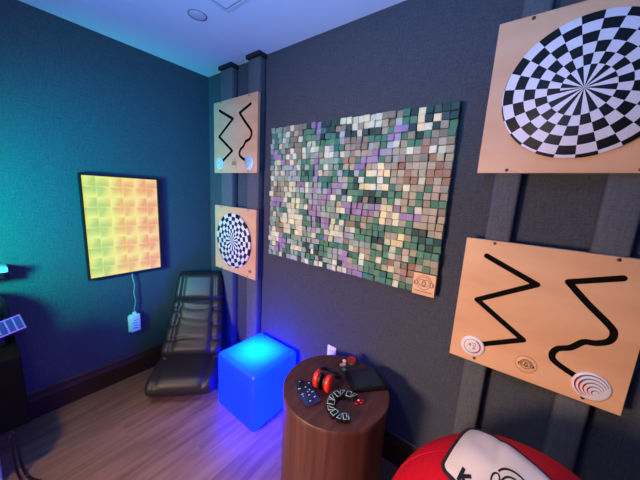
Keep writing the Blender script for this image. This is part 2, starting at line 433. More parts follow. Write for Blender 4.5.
# ------------------------------------------------------------------ wooden block mosaic
ROWS = """SSSSBWBBBDPPDDDDWWWWYWWBBBGDYDDDD
GTSSWBKBGGGPTDDBBDWKWWWKBLGGYDYDD
LTSWSBBWGGGPDTTDLDDWDDDKGPPDYWDKG
LGWSSBBBGWWGGGGTLBBBBGGGPPGBDGBBG
PLGSBWBBWSWWGWLTGBBBBLKGLWKGGRBKB
TPPSWSWBWSSLKWWSWSBKKKPPLKKWKRWWKB
TWWPBWBSGGSPSSSSTRRGPPPGBLBBKBRKK
SWSSLLSWGSGPGWSSTKKPPKKYKKRKKKKRB
SWSWLLLSGDTPWKSTLTDLGYWYYKKRKKRRR
WSSSSLSLTGGPTTTGLKGDWGGWGKKRRWRKR
BWBKBWWPPWSSLTGPPLGDYYWWYGKWKKGKK
SBBSWWWLLWLPLLPPLDGGGDDGDGGKKGKKK
WBBSWWSSGLSLSPPWGLWGDBDDKGWKKGBGG
LPPPWGWWSGLLPPSSKPPPPLPPYYPKGWKKB
PPPLSWWWSWPPLSSSWWPPPPPKYKYPPPKKKK
SGSTTWWSTTPPPSSSSTTBGBBGYKWKGKKKKK
BWSSWWWWWTLLDPPWGWBBDKGGGGGGGDDKK
SSSWWWWWWGGPTLPWWSLWGGGGTKKYKGDTDD
LSBBWWSWWLLPLGWWWWLLGGGDDWYYGGGDG
SWBBWWGWWSSWTTPWLLBSSSSGKGWGKKGGG
LWWPTGSSSSLLLGGTTTTWKKKGGGWKWGGKK
WWWPPLSSSDDLTGGSLLPTGWKGWGRKBRKGBB
SWPPPGWWWSDWDGGSLPPKGWGGGKWKRRKKK
SSPPGGSSTSGTLDSSWDPPPSGTGTGKBKKKK
SSGWDLLLDLWGWWDLWWWPPPTGGGGWGGKKK""".split()
PAL = dict(T=(52, 118, 106), G=(74, 128, 98), S=(142, 166, 148), W=(214, 220, 188), P=(150, 130, 164), L=(158, 170, 172), B=(138, 132, 112),
           R=(158, 122, 96), D=(34, 68, 62), Y=(234, 220, 168), K=(172, 164, 136))
def block_mat():
    m, nt, b = new_mat('stained_wood_blocks')
    at = nt.nodes.new('ShaderNodeVertexColor'); at.layer_name = 'stain'
    tc = nt.nodes.new('ShaderNodeTexCoord'); mp = nt.nodes.new('ShaderNodeMapping'); mp.inputs['Scale'].default_value = (40, 40, 220)
    nz = nt.nodes.new('ShaderNodeTexNoise'); nz.inputs['Scale'].default_value = 1; nt.links.new(tc.outputs['Object'], mp.inputs[0]); nt.links.new(mp.outputs[0], nz.inputs['Vector'])
    mx = nt.nodes.new('ShaderNodeMix'); mx.data_type = 'RGBA'; mx.blend_type = 'MULTIPLY'
    cr = nt.nodes.new('ShaderNodeValToRGB'); cr.color_ramp.elements[0].color = (.72, .72, .72, 1); cr.color_ramp.elements[1].color = (1.1, 1.1, 1.1, 1)
    nt.links.new(nz.outputs['Fac'], cr.inputs[0]); mx.inputs[0].default_value = 1
    nt.links.new(at.outputs['Color'], mx.inputs[6]); nt.links.new(cr.outputs[0], mx.inputs[7]); nt.links.new(mx.outputs[2], b.inputs['Base Color'])
    b.inputs['Roughness'].default_value = .6
    return m
M['blocks'] = block_mat()
AW, AH = 1.247, .935
art = thing('block_mosaic_art', 'large wall art of small stained wooden blocks in green, purple, cream and brown', 'wall art', (.907, 0, 1.130))
bm = bmesh.new(); box(bm, 0.004, AW - .004, -.022, 0, .004, AH - .004); obj('backing_board', bm, M['groove'], art)
bm = bmesh.new(); cl = bm.loops.layers.float_color.new('stain')
NC, NR = 33, 25; cw, ch = AW / NC, AH / NR
for r in range(NR):
    row = ROWS[r]
    for c in range(NC):
        if r >= 22 and c >= 30: continue
        k = row[c] if c < len(row) else 'K'
        col = lin(PAL[k]); v = random.uniform(.82, 1.16); col = tuple(min(1, max(0, q * v * random.uniform(.95, 1.05))) for q in col)
        x0 = c * cw; z1 = AH - r * ch; g = .0009; d = -.040 - random.random() * .018
        tx, tz = random.uniform(-.007, .007), random.uniform(-.007, .007)
        X = (x0 + g, x0 + cw - g); Z = (z1 - ch + g, z1 - g)
        bk = [bm.verts.new((x, -.0215, z)) for x, z in ((X[0], Z[0]), (X[1], Z[0]), (X[1], Z[1]), (X[0], Z[1]))]
        md = [bm.verts.new((x, d + .002 + (tx if i in (1, 2) else -tx) * .5 + (tz if i > 1 else -tz) * .5, z)) for i, (x, z) in enumerate(((X[0], Z[0]), (X[1], Z[0]), (X[1], Z[1]), (X[0], Z[1])))]
        e = .0022
        fr = [bm.verts.new((x, md[i].co.y - .002, z)) for i, (x, z) in enumerate(((X[0] + e, Z[0] + e), (X[1] - e, Z[0] + e), (X[1] - e, Z[1] - e), (X[0] + e, Z[1] - e)))]
        fs = [bm.faces.new(fr)]
        for A_, B_ in ((bk, md), (md, fr)):
            for i in range(4): fs.append(bm.faces.new([A_[i], A_[(i + 1) % 4], B_[(i + 1) % 4], B_[i]]))
        for f in fs:
            for l in f.loops: l[cl] = (*col, 1)
obj('block_mosaic', bm, M['blocks'], art)
px0 = 30 * cw; pw = AW - px0; ph = 3 * ch
bm = rbox(px0 + .001, AW, -.056, -.0225, -.004, ph - .001, .001, 1); pl = obj('signature_plaque', bm, M['birch'], art)
bm = bmesh.new(); logo(bm, px0 + pw / 2, ph * .54, pw * .37, -.056, .0022); stroke(bm, [(px0 + .014, .016), (AW - .014, .016)], .003, -.056)
obj('burnt_logo', bm, M['burn'], pl)

# ------------------------------------------------------------------ lit panel on left wall
def glow_tiles():
    m, nt, b = new_mat('backlit_tiles')
    tc = nt.nodes.new('ShaderNodeTexCoord'); s = nt.nodes.new('ShaderNodeSeparateXYZ'); nt.links.new(tc.outputs['Object'], s.inputs[0])
    u = math_node(nt, 'DIVIDE', s.outputs[1], .472); v = math_node(nt, 'DIVIDE', s.outputs[2], .738)
    cu = math_node(nt, 'FLOOR', math_node(nt, 'MULTIPLY', u, 3)); 
    fu = math_node(nt, 'FRACT', math_node(nt, 'MULTIPLY', u, 6)); fv = math_node(nt, 'FRACT', math_node(nt, 'MULTIPLY', v, 10))
    iu = math_node(nt, 'FLOORED_MODULO', math_node(nt, 'FLOOR', math_node(nt, 'MULTIPLY', u, 6)), 2)
    iv = math_node(nt, 'FLOORED_MODULO', math_node(nt, 'FLOOR', math_node(nt, 'MULTIPLY', v, 10)), 2)
    # pinwheel modules of 2 x 2 folds, each fold shading from one bright crease to its far side
    inv = lambda q: math_node(nt, 'SUBTRACT', 1, q)
    mul = lambda p_, q: math_node(nt, 'MULTIPLY', p_, q)
    add = lambda p_, q: math_node(nt, 'ADD', p_, q)
    wob = mul(math_node(nt, 'SINE', mul(fu, 2 * PI)), .07); wov = mul(math_node(nt, 'SINE', mul(fv, 2 * PI)), .07)
    gu, gv = add(fu, wov), add(fv, wob)
    tl = mul(mul(inv(iu), iv), gu); tr_ = mul(mul(iu, iv), inv(gv)); br_ = mul(mul(iu, inv(iv)), inv(gu)); bl_ = mul(mul(inv(iu), inv(iv)), gv)
    dk = add(add(tl, tr_), add(br_, bl_))
    other = add(add(mul(mul(inv(iu), iv), inv(gv)), mul(mul(iu, iv), inv(gu))), add(mul(mul(iu, inv(iv)), gv), mul(mul(inv(iu), inv(iv)), gu)))
    dk = mul(math_node(nt, 'POWER', math_node(nt, 'MAXIMUM', dk, .001), 1.1), add(.55, mul(other, .75)))
    e = math_node(nt, 'MINIMUM', math_node(nt, 'MINIMUM', fu, inv(fu)), math_node(nt, 'MINIMUM', fv, inv(fv)))
    e = math_node(nt, 'MINIMUM', mul(e, 9), 1)
    dk = math_node(nt, 'MINIMUM', mul(mul(dk, 1.6), add(.25, mul(e, .75))), 1)
    cr = nt.nodes.new('ShaderNodeValToRGB'); cr.color_ramp.interpolation = 'LINEAR'
    e0 = cr.color_ramp.elements; e0[0].position = 0; e0[0].color = (*lin((236, 240, 96)), 1); e0[1].position = 1; e0[1].color = (*lin((252, 214, 140)), 1)
    el = e0.new(.5); el.color = (*lin((250, 232, 104)), 1)
    nt.links.new(u, cr.inputs[0])
    c2 = nt.nodes.new('ShaderNodeValToRGB'); e1 = c2.color_ramp.elements; e1[0].position = .25; e1[0].color = (*lin((186, 204, 62)), 1)
    e1[1].position = 1; e1[1].color = (*lin((240, 150, 92)), 1); el = e1.new(.45); el.color = (*lin((238, 180, 72)), 1)
    nt.links.new(u, c2.inputs[0])
    mx = nt.nodes.new('ShaderNodeMix'); mx.data_type = 'RGBA'; nt.links.new(dk, mx.inputs[0]); nt.links.new(cr.outputs[0], mx.inputs[6]); nt.links.new(c2.outputs[0], mx.inputs[7])
    nt.links.new(mx.outputs[2], b.inputs['Emission Color']); b.inputs['Emission Strength'].default_value = GLOW
    b.inputs['Base Color'].default_value = (.05, .05, .05, 1); b.inputs['Roughness'].default_value = .5
    return m
GLOW = .95
M['glow'] = glow_tiles()
p = thing('lit_wall_panel', 'glowing yellow and orange tiled light panel in a black frame on the left wall', 'light panel', (0, -.972, .902))
PW, PH = .497, .762; y_ = .0125
bm = bmesh.new()
for a_ in ((0, .035, 0, PW, 0, y_), (0, .035, 0, PW, PH - y_, PH), (0, .035, 0, y_, y_, PH - y_), (0, .035, PW - y_, PW, y_, PH - y_)): box(bm, *a_)
obj('frame', bm, M['black'], p)
bm = bmesh.new(); n1, n2 = 24, 40    # gently pillowed tiles 6 x 10
grid = [[None] * (n2 + 1) for _ in range(n1 + 1)]
for i in range(n1 + 1):
    for j in range(n2 + 1):
        h = .004 * (abs(math.sin(PI * i / 4)) * abs(math.sin(PI * j / 4))) ** .5
        grid[i][j] = bm.verts.new((.022 + h, .472 * i / n1, .738 * j / n2))
for i in range(n1):
    for j in range(n2): bm.faces.new([grid[i][j], grid[i + 1][j], grid[i + 1][j + 1], grid[i][j + 1]])
box(bm, .004, .0215, 0, .472, 0, .738)
obj('glowing_tiles', bm, M['glow'], p, (0, y_, y_))
ad = thing('power_adapter', 'pale rectangular power adapter plugged in low on the left wall under the lit panel', 'power adapter', (0, -.741, .405))
bm = rbox(0.004, .045, 0, .072, 0, .145, .006, 3); obj('body', bm, M['white_plastic'], ad, smooth=40)
bm = rbox(0, .005, -.006, .078, -.01, .13, .002, 1); obj('wall_plate', bm, M['white_plastic'], ad)
bm = rbox(.014, .034, .024, .050, .143, .165, .004, 2); obj('cord_boot', bm, M['white_plastic'], ad)
bm = bmesh.new()
for k in range(4): box(bm, .045, .0458, .012 + .012 * (k % 2), .050, .03 + .022 * k, .036 + .022 * k)
obj('printed_lines', bm, M['grey_print'], ad)
bm = bmesh.new(); tube(bm, smoothline([(.02, .272, .008), (.022, .274, -.042), (.024, .282, -.102), (.024, .275, -.172), (.024, .282, -.242), (.024, .270, -.302), (.024, .269, -.337)], 6), .0042)
obj('power_cord', bm, M['cord'], p)['label'] = 'thin pale cord'

# socket on the right wall behind the table
so = thing('wall_socket', 'white wall socket plate just above the back edge of the round table', 'wall socket', (1.53, 0, .515))
bm = rbox(-.036, .036, -.007, 0, -.057, .057, .003, 2); obj('plate', bm, M['white_plastic'], so)
for dz in (-.024, .024):
    bm = bmesh.new(); box(bm, -.009, -.006, -.0075, -.006, dz - .006, dz + .006); box(bm, .006, .009, -.0075, -.006, dz - .006, dz + .006); obj('slots', bm, M['black'], so)

# ------------------------------------------------------------------ glowing cube
cube = thing('light_cube', 'glowing blue cube stool with a cyan patch on top, beside the round table', 'light cube', (1.03, -.242, 0))
m, nt, b = new_mat('blue_glowing_shell')
nt.nodes.remove(b); out = nt.nodes['Material Output']
tr = nt.nodes.new('ShaderNodeBsdfTranslucent'); tr.inputs[0].default_value = (.02, .20, .20, 1)
df = nt.nodes.new('ShaderNodeBsdfGlossy'); df.inputs[0].default_value = (.04, .04, .04, 1); df.inputs['Roughness'].default_value = .35
em = nt.nodes.new('ShaderNodeEmission'); em.inputs[0].default_value = (.0004, .0026, 1, 1); em.inputs[1].default_value = 17
a1 = nt.nodes.new('ShaderNodeAddShader'); a2 = nt.nodes.new('ShaderNodeAddShader')
nt.links.new(tr.outputs[0], a1.inputs[0]); nt.links.new(df.outputs[0], a1.inputs[1]); nt.links.new(a1.outputs[0], a2.inputs[0]); nt.links.new(em.outputs[0], a2.inputs[1])
nt.links.new(a2.outputs[0], out.inputs[0]); M['cube'] = m; CUBE_EM = em
bm = rbox(-.214, .214, -.208, .208, .004, .43, .03, 5); obj('shell', bm, M['cube'], cube, smooth=50)
bm = bmesh.new(); box(bm, -.16, .13, -.14, .14, .32, .326)
for a_ in ((-.16, -.154, -.14, .14), (.124, .13, -.14, .14), (-.154, .124, -.14, -.134), (-.154, .124, .134, .14)): box(bm, *a_, .326, .385)
il = obj('lamp_baffle', bm, M['black_matt'], cube)  # unseen baffle, added to keep the cyan light off the shell sides
bm = bmesh.new(); box(bm, -.125, .095, -.105, .105, .3265, .328); obj('cyan_lamp', bm, emit_mat('cyan_lamp', (.01, .75, .50), 13), il)

# ------------------------------------------------------------------ round drum table
TC = (1.787, -.342)
tb = thing('drum_table', 'round dark walnut drum table in front of the wall', 'table', (TC[0], TC[1], 0))
bm = bmesh.new(); lathe(bm, [(0, 0), (.272, 0), (.276, .004), (.278, .572), (0, .572)], 96); obj('drum', bm, M['walnut'], tb, smooth=40)
bm = bmesh.new(); lathe(bm, [(0, .572), (.279, .572), (.283, .575), (.283, .596), (.280, .6), (0, .6)], 96); obj('tabletop', bm, M['walnut'], tb, smooth=40)
TZ = .6
# tablet-like black tray
t = thing('black_tablet', 'flat black rectangular tablet case lying on the round table near the wall', 'tablet', (1.895, -.205, TZ), math.atan2(.137, .122))
bm = rbox(-.1, .1, -.078, .078, 0, .024, .006, 3); obj('case', bm, M['black'], t, smooth=40)
bm = rbox(-.078, .076, -.066, .068, .0235, .0255, .001, 1); obj('screen', bm, M['tablet'], t)
bm = rbox(.080, .094, -.07, .07, .0235, .029, .002, 2); obj('side_bar', bm, M['black'], t)
bm = rbox(-.1, -.084, -.07, .07, .0235, .029, .002, 2); obj('side_bar', bm, M['black'], t)
bm = bmesh.new(); lathe(bm, [(0, .0265), (.004, .0265), (.005, .0255), (0, .0255)], 16, mtx=Matrix.Translation((0, -.06, 0))); obj('button', bm, M['black_matt'], t)
# tub
t = thing('dough_tub', 'small round tub with a red lid beside the black tablet', 'tub', (1.757, -.128, TZ))
bm = bmesh.new(); lathe(bm, [(0, 0), (.020, 0), (.023, .03), (0, .03)], 32); obj('tub', bm, M['dough_yellow'], t)
bm = bmesh.new(); lathe(bm, [(0, .030), (.025, .030), (.026, .032), (.026, .042), (.022, .044), (.020, .041), (0, .041)], 32); obj('lid', bm, M['dough_red'], t)
# twisted fidget
t = thing('twist_fidget', 'small twisted pink and green fidget toy standing behind the ear defenders', 'fidget toy', (1.745, -.205, TZ))
for k in range(5):
    a_ = k * 1.9; mm = Matrix.Translation((.009 * math.cos(a_), .009 * math.sin(a_), .009 + .012 * k)) @ Matrix.Rotation(.5, 4, 'X') @ Matrix.Diagonal((1.25, .9, .8, 1))
    bm = bmesh.new(); bmesh.ops.create_icosphere(bm, subdivisions=2, radius=.0115, matrix=mm); obj('bead', bm, M['pink'] if k > 1 else M['mint'], t, smooth=60)
# ear defenders
t = thing('ear_defenders', 'red ear defenders with a black headband lying on the round table', 'ear defenders', (1.752, -.408, TZ), .12)
def ell(rx, ry, rz, cx, cy, cz, p=2.):
    bm = bmesh.new(); bmesh.ops.create_uvsphere(bm, u_segments=32, v_segments=20, radius=1)
    for v in bm.verts:
        x = v.co.x; v.co = (cx + rx * (abs(x) ** .7) * (1 if x > 0 else -1), cy + ry * v.co.y, cz + rz * v.co.z)
    return bm
for s in (-1, 1):
    c = obj('ear_cup', ell(.021, .038, .048, s * .033, -.005, .054), M['red_shell'], t, smooth=60)
    bm = ell(.012, .033, .044, s * .014, -.005, .05); obj('ear_cushion', bm, M['band'], c, smooth=60)
    bm = bmesh.new(); tube(bm, [(s * .040, .004, .098), (s * .046, .03, .088), (s * .050, .055, .07)], .003); obj('wire_fork', bm, M['steel'], t)
bm = bmesh.new()
pts = [(-.046, .044, .075), (-.056, .066, .062), (-.048, .094, .048), (-.015, .112, .040), (.026, .108, .038), (.050, .090, .042), (.056, .066, .056), (.047, .044, .07)]
tube(bm, smoothline(pts, 6), .010, 10); obj('headband', bm, M['band'], t)
# patterned navy cloth squares
def cloth(name, pts, m, z, lbl, dash):
    q = [Vector((p_[0], p_[1], 0)) for p_ in pts]; cen = sum(q, Vector()) / 4
    tt = thing(name, lbl, 'cloth', (cen.x, cen.y, TZ), 0, 'patterned cloths on the round table')
    bm = bmesh.new(); n = 14; top = []
    for i in range(n + 1):
        rw = []
        for j in range(n + 1):
            u, v = i / n, j / n
            P_ = q[0] * (1 - u) * (1 - v) + q[1] * u * (1 - v) + q[2] * u * v + q[3] * (1 - u) * v - cen
            e_ = min(u, 1 - u, v, 1 - v)
            h = z + min(1, e_ * 7) * (.006 + .007 * noise.noise(Vector((u * 3, v * 3, z * 90))))
            rw.append(bm.verts.new((P_.x, P_.y, h)))
        top.append(rw)
    bot = [[bm.verts.new((v.co.x, v.co.y, max(0, z - .0))) for v in rw] for rw in top]
    for i in range(n):
        for j in range(n):
            bm.faces.new([top[i][j], top[i + 1][j], top[i + 1][j + 1], top[i][j + 1]]).smooth = True
            bm.faces.new([bot[i][j], bot[i][j + 1], bot[i + 1][j + 1], bot[i + 1][j]])
    hs = {}
    for i in range(n + 1):
        for j in range(n + 1): hs[i, j] = top[i][j].co.copy()
    obj('cloth', bm, m, tt)
    for (i, j, l) in dash:
        bm = bmesh.new()
        a_ = hs[i, j]; b_ = hs[min(n, i + l), j]
        tube(bm, [a_ + Vector((0, 0, .001)), (a_ + b_) / 2 + Vector((0, 0, .0015)), b_ + Vector((0, 0, .001))], .003, 6)
        obj('printed_mark', bm, M['pale_blue'], tt)
cloth('patterned_cloth', [(1.590, -.452), (1.668, -.405), (1.745, -.440), (1.672, -.522)], M['navy_dark'], .001, 'dark navy patterned cloth at the left edge of the round table', [(3, 3, 1), (6, 9, 1), (10, 4, 1), (1, 10, 2), (8, 12, 1)])
cloth('patterned_cloth', [(1.676, -.532), (1.726, -.448), (1.802, -.482), (1.772, -.566)], M['navy'], .014, 'blue patterned cloth lying nearest the front of the round table', [(2, 3, 2), (2, 5, 1), (6, 6, 2), (9, 9, 2), (4, 11, 2), (10, 3, 2), (7, 2, 1)])
# linked fidget track
t = thing('fidget_track', 'black chain fidget toy with pale outlines curled in a C on the round table', 'fidget toy', (1.88, -.44, TZ))
path = smoothline([(.045, .075, .016), (.005, .070, .016), (-.035, .045, .016), (-.045, 0, .016), (-.025, -.05, .016), (.015, -.078, .016), (.055, -.070, .016), (.08, -.05, .016)], 3)
L_ = len(path)
for i in range(0, L_ - 1, 2):
    a_, b_ = path[i], path[min(i + 2, L_ - 1)]; d = b_ - a_; an = math.atan2(d.y, d.x); c_ = (a_ + b_) / 2
    mm = Matrix.Translation(c_) @ Matrix.Rotation(an, 4, 'Z')
    hl = d.length / 2 - .001; hw = .021
    bm = bmesh.new(); box(bm, -hl, hl, -hw, hw, -.013, .010, mtx=mm); bmesh.ops.bevel(bm, geom=bm.edges[:], offset=.004, segments=2, affect='EDGES')
    lk = obj('link', bm, M['black'], t, smooth=40)
    bm = bmesh.new(); R = [(-hl + .003, -hw + .004), (hl - .003, -hw + .004), (hl - .003, hw - .004), (-hl + .003, hw - .004)]
    tube(bm, [mm @ Vector((x, y, .010)) for x, y in (R if i % 4 else R[:3] + [(0, 0)])], .0022, 6, closed=True)
    obj('pale_outline', bm, M['outline'], lk)
# red three-lobed bit
t = thing('red_spinner', 'small red three-lobed spinner lying right of the chain fidget toy', 'spinner', (1.937, -.358, TZ))
bm = bmesh.new()
for k in range(3):
    a_ = k * 2 * PI / 3 + .4
    tube(bm, [(.015 * math.cos(a_) + .010 * math.cos(b_), .015 * math.sin(a_) + .010 * math.sin(b_), .006) for b_ in [2 * PI * q / 14 for q in range(14)]], .0045, 8, closed=True)
obj('lobes', bm, M['red_print'], t)
bm = bmesh.new(); lathe(bm, [(0, .013), (.006, .012), (.007, .002), (0, .002)], 16); obj('hub', bm, M['pink'], t)

# ------------------------------------------------------------------ floor rocker chair
CH = thing('floor_gaming_chair', 'black padded leather floor chair with high tufted back in the corner', 'chair', (.43, -.455, 0), -math.radians(134))
# local +y is forward (towards the seat front)
def pad(cl_, wid, thk, name, mt, parent, seams=(), chan=.56, wr=None, ny=56, nx=72, roundend=(.5, .5)):
    """upholstered pad: cl_ centre line (y,z) list, wid/thk callables of t"""
    line = smoothline([(0, p[0], p[1]) for p in cl_], 8); N = len(line)
    Ls = [0]
    for a_, b_ in zip(line, line[1:]): Ls.append(Ls[-1] + (b_ - a_).length)
    T = Ls[-1]
    def at(s):
        for i in range(N - 1):
            if Ls[i + 1] >= s: f = (s - Ls[i]) / max(1e-9, Ls[i + 1] - Ls[i]); return line[i].lerp(line[i + 1], f), (line[i + 1] - line[i]).normalized()
        return line[-1], (line[-1] - line[-2]).normalized()
    bm = bmesh.new(); rings = []
    for j in range(ny + 1):
        t = j / ny; tt = .5 - .5 * math.cos(PI * t) if True else t
        p_, d = at(tt * T); n = Vector((0, -d.z, d.y))
        if n.z < 0 and abs(n.z) > abs(n.y): n = -n
        if n.y < 0 and abs(n.y) > abs(n.z): n = -n
        e0 = min(1, tt * T / (thk(0) * roundend[0])); e1 = min(1, (1 - tt) * T / (thk(1) * roundend[1]))
        e = min(math.sqrt(max(0, 1 - (1 - e0) ** 2)), math.sqrt(max(0, 1 - (1 - e1) ** 2)))
        w = wid(tt) / 2 * (.86 + .14 * e); h = thk(tt) / 2 * max(.03, e); ring = []
        for i in range(nx):
            a_ = 2 * PI * i / nx; c_, s_ = math.cos(a_), math.sin(a_)
            u = (abs(c_) ** .45) * (1 if c_ > 0 else -1); v = (abs(s_) ** .6) * (1 if s_ > 0 else -1)
            x = u * w; hh = v * h
            if v > 0:
                au = abs(u)
                hh -= .016 * math.exp(-((au - chan) / .07) ** 2) * e
                if au > chan:
                    for q in seams: hh -= .014 * math.exp(-((tt - q) / .035) ** 2) * e
                    hh += .006 * e
                elif wr: hh += wr(u / chan, tt) * e
            ring.append(bm.verts.new(p_ + Vector((x, 0, 0)) + n * hh))
        rings.append(ring)
    for a_, b_ in zip(rings, rings[1:]):
        for i in range(nx): bm.faces.new([a_[i], a_[(i + 1) % nx], b_[(i + 1) % nx], b_[i]])
    bm.faces.new(rings[0][::-1]); bm.faces.new(rings[-1])
    for f in bm.faces: f.smooth = True
    return obj(name, bm, mt, parent)
def wr1(u, t):
    s = .004
    for q, amp, cv, lo in ((.16, .006, .06, -1), (.30, .010, -.05, -.4), (.47, .007, .09, -1), (.60, .011, .05, -1), (.78, .008, .10, -.2), (.9, .010, .07, -1)):
        s -= 1.5 * amp * math.exp(-((t - q - cv * u * u + .03 * u * lo) / .020) ** 2) * (.6 + .4 * math.cos(u * 2 + lo * 3))
    return s
pad([(.285, .112), (.17, .135), (.05, .145), (-.10, .15)], lambda t: .49 + .01 * t, lambda t: .165, 'seat', M['leather'], CH, seams=(.72,), wr=None, chan=.72)
bk = pad([(-.03, .20), (-.12, .31), (-.215, .455), (-.300, .620)], lambda t: .50 - .08 * t, lambda t: .14 - .02 * t, 'backrest', M['leather'], CH, seams=(.27, .52, .78), wr=wr1, chan=.66)
pad([(-.288, .585), (-.335, .70), (-.375, .79), (-.392, .84)], lambda t: .425 - .045 * t, lambda t: .14, 'headrest', M['leather'], CH, chan=.66)
bm = rbox(-.20, .20, -.16, .16, .03, .085, .015, 3); obj('base', bm, M['black_matt'], CH, smooth=40)
# ------------------------------------------------------------------ bean bag and pad
BC = Vector((2.6, -.58, .394)); BA, BZ = .42, .48
def bag_z(x, y):
    q = 1 - ((x - BC.x) ** 2 + (y - BC.y) ** 2) / BA ** 2
    return BC.z + BZ * math.sqrt(max(0, q))
bm = bmesh.new(); bmesh.ops.create_uvsphere(bm, u_segments=96, v_segments=64, radius=1)
for v in bm.verts:
    d = v.co.copy(); w = 1 + .006 * noise.noise(d * 3.) ; an = math.atan2(d.y, d.x)
    w -= .012 * math.exp(-(abs(math.sin(an * 3 + .35)) / .05) ** 2) * (1 - abs(d.z)) ** .3
    p_ = Vector((d.x * BA * w, d.y * BA * w, BC.z + d.z * BZ * w))
    if p_.z < .0: p_.z = .0
    v.co = p_
bb = thing('bean_bag', 'round red bean bag chair at the bottom of the picture against the wall', 'bean bag', (BC.x, BC.y, 0))
bmesh.ops.remove_doubles(bm, verts=bm.verts[:], dist=.0005)
obj('bag', bm, M['red_cloth'], bb, smooth=70)
bm = bmesh.new()
for k in range(3):
    a0 = (k * PI / 3) - .35 / 3
    for a_ in (a0, a0 + PI):
        tube(bm, [(math.cos(a_) * BA * math.cos(e_) * .996, math.sin(a_) * BA * math.cos(e_) * .996, BC.z + BZ * math.sin(e_) * .996) for e_ in [math.radians(-50 + 138 * q / 40) for q in range(41)]], .003, 6)
obj('seam_piping', bm, M['red_cloth'], bb)

# cream lap pad draped on top of the bag
QA, QB = Vector((2.412, -.395)), Vector((2.366, -.640)); DV = Vector((.30, -.245))
def padp(s_, t_, dz=0.):
    q = QA.lerp(QB, t_) + DV * s_
    z = bag_z(q.x, q.y) + .015 + .0035 * noise.noise(Vector((s_ * 5, t_ * 4, 2.3))) - .004 * math.exp(-((s_ - .36 - .12 * (t_ - .5)) / .03) ** 2)
    return Vector((q.x, q.y, z + dz))
pd = thing('lap_pad', 'cream quilted lap pad with dark piping and black emblem lying on the red bean bag', 'lap pad', (2.54, -.64, .86))
O_ = Vector((2.54, -.64, .86))
def rc(s_, t_):                       # rounds the rectangle's corners
    r = .07; cs = min(max(s_, r), 1 - r); ct = min(max(t_, r), 1 - r); ds, dt = s_ - cs, t_ - ct
    if ds and dt:
        m_ = max(abs(ds), abs(dt)); l_ = math.hypot(ds, dt); return cs + ds * m_ / l_, ct + dt * m_ / l_
    return s_, t_
bm = bmesh.new(); n = 40; T_ = []; B_ = []
for i in range(n + 1):
    ra, rb = [], []
    for j in range(n + 1):
        s_, t_ = rc(i / n, j / n); e_ = min(1, min(i, n - i, j, n - j) / 4)
        ra.append(bm.verts.new(padp(s_, t_, .006 * math.sqrt(e_)) - O_)); rb.append(bm.verts.new(padp(s_, t_, -.006) - O_))
    T_.append(ra); B_.append(rb)
for i in range(n):
    for j in range(n):
        bm.faces.new([T_[i][j], T_[i + 1][j], T_[i + 1][j + 1], T_[i][j + 1]]); bm.faces.new([B_[i][j], B_[i][j + 1], B_[i + 1][j + 1], B_[i + 1][j]])
def ring_idx(): return [(i, 0) for i in range(n)] + [(n, j) for j in range(n)] + [(n - i, n) for i in range(n)] + [(0, n - j) for j in range(n)]
rg = ring_idx()
for k in range(len(rg)):
    a_, b_ = rg[k], rg[(k + 1) % len(rg)]; bm.faces.new([T_[a_[0]][a_[1]], T_[b_[0]][b_[1]], B_[b_[0]][b_[1]], B_[a_[0]][a_[1]]])
pdm = obj('pad', bm, M['pad_cloth'], pd, smooth=70)
bm = bmesh.new(); tube(bm, [padp(*rc(a_ / n, b_ / n), 0) - O_ for a_, b_ in rg], .006, 8, closed=True); obj('piping', bm, M['piping'], pd)
def pstroke(bm, pts, w):
    """pts in metres (along, across) on the pad"""
    P = [Vector(p_) for p_ in pts]; F = lambda q: padp(q.x / .387, q.y / .25, .0075) - O_
    L2 = []; R2 = []
    for i, p_ in enumerate(P):
        d = P[min(i + 1, len(P) - 1)] - P[max(i - 1, 0)]; d.normalize(); n_ = Vector((-d.y, d.x)) * w / 2; L2.append(bm.verts.new(F(p_ + n_))); R2.append(bm.verts.new(F(p_ - n_)))
    for i in range(len(P) - 1): bm.faces.new([L2[i], L2[i + 1], R2[i + 1], R2[i]])
def seg(a_, b_, k=6): return [(a_[0] + (b_[0] - a_[0]) * q / k, a_[1] + (b_[1] - a_[1]) * q / k) for q in range(k + 1)]
bm = bmesh.new()
pstroke(bm, seg((.064, .205), (.064, .246)), .012); pstroke(bm, seg((.070, .226), (.092, .208)), .010); pstroke(bm, seg((.070, .226), (.092, .246)), .010)
obj('letter_k', bm, M['ink'], pd)
bm = bmesh.new(); ex, ey, er = .210, .155, .058
def ar(cx, cy, r, a0, a1, k=28, sx=1): return [(cx + r * sx * math.cos(math.radians(a0 + (a1 - a0) * q / k)), cy - r * math.sin(math.radians(a0 + (a1 - a0) * q / k))) for q in range(k + 1)]
pstroke(bm, ar(ex, ey, er * .8, 0, 360), .005); pstroke(bm, ar(ex, ey, er * 1.12, 20, 160), .006)
for s_ in (-1, 1): pstroke(bm, ar(ex + s_ * er * 1.05, ey + .004, er * .34, 0, 360, 20, .55), .005)
pstroke(bm, ar(ex - er * .2, ey, er * .42, 0, 360), .004); pstroke(bm, ar(ex + er * .2, ey, er * .42, 0, 360), .004)
obj('headphone_emblem', bm, M['ink'], pd)

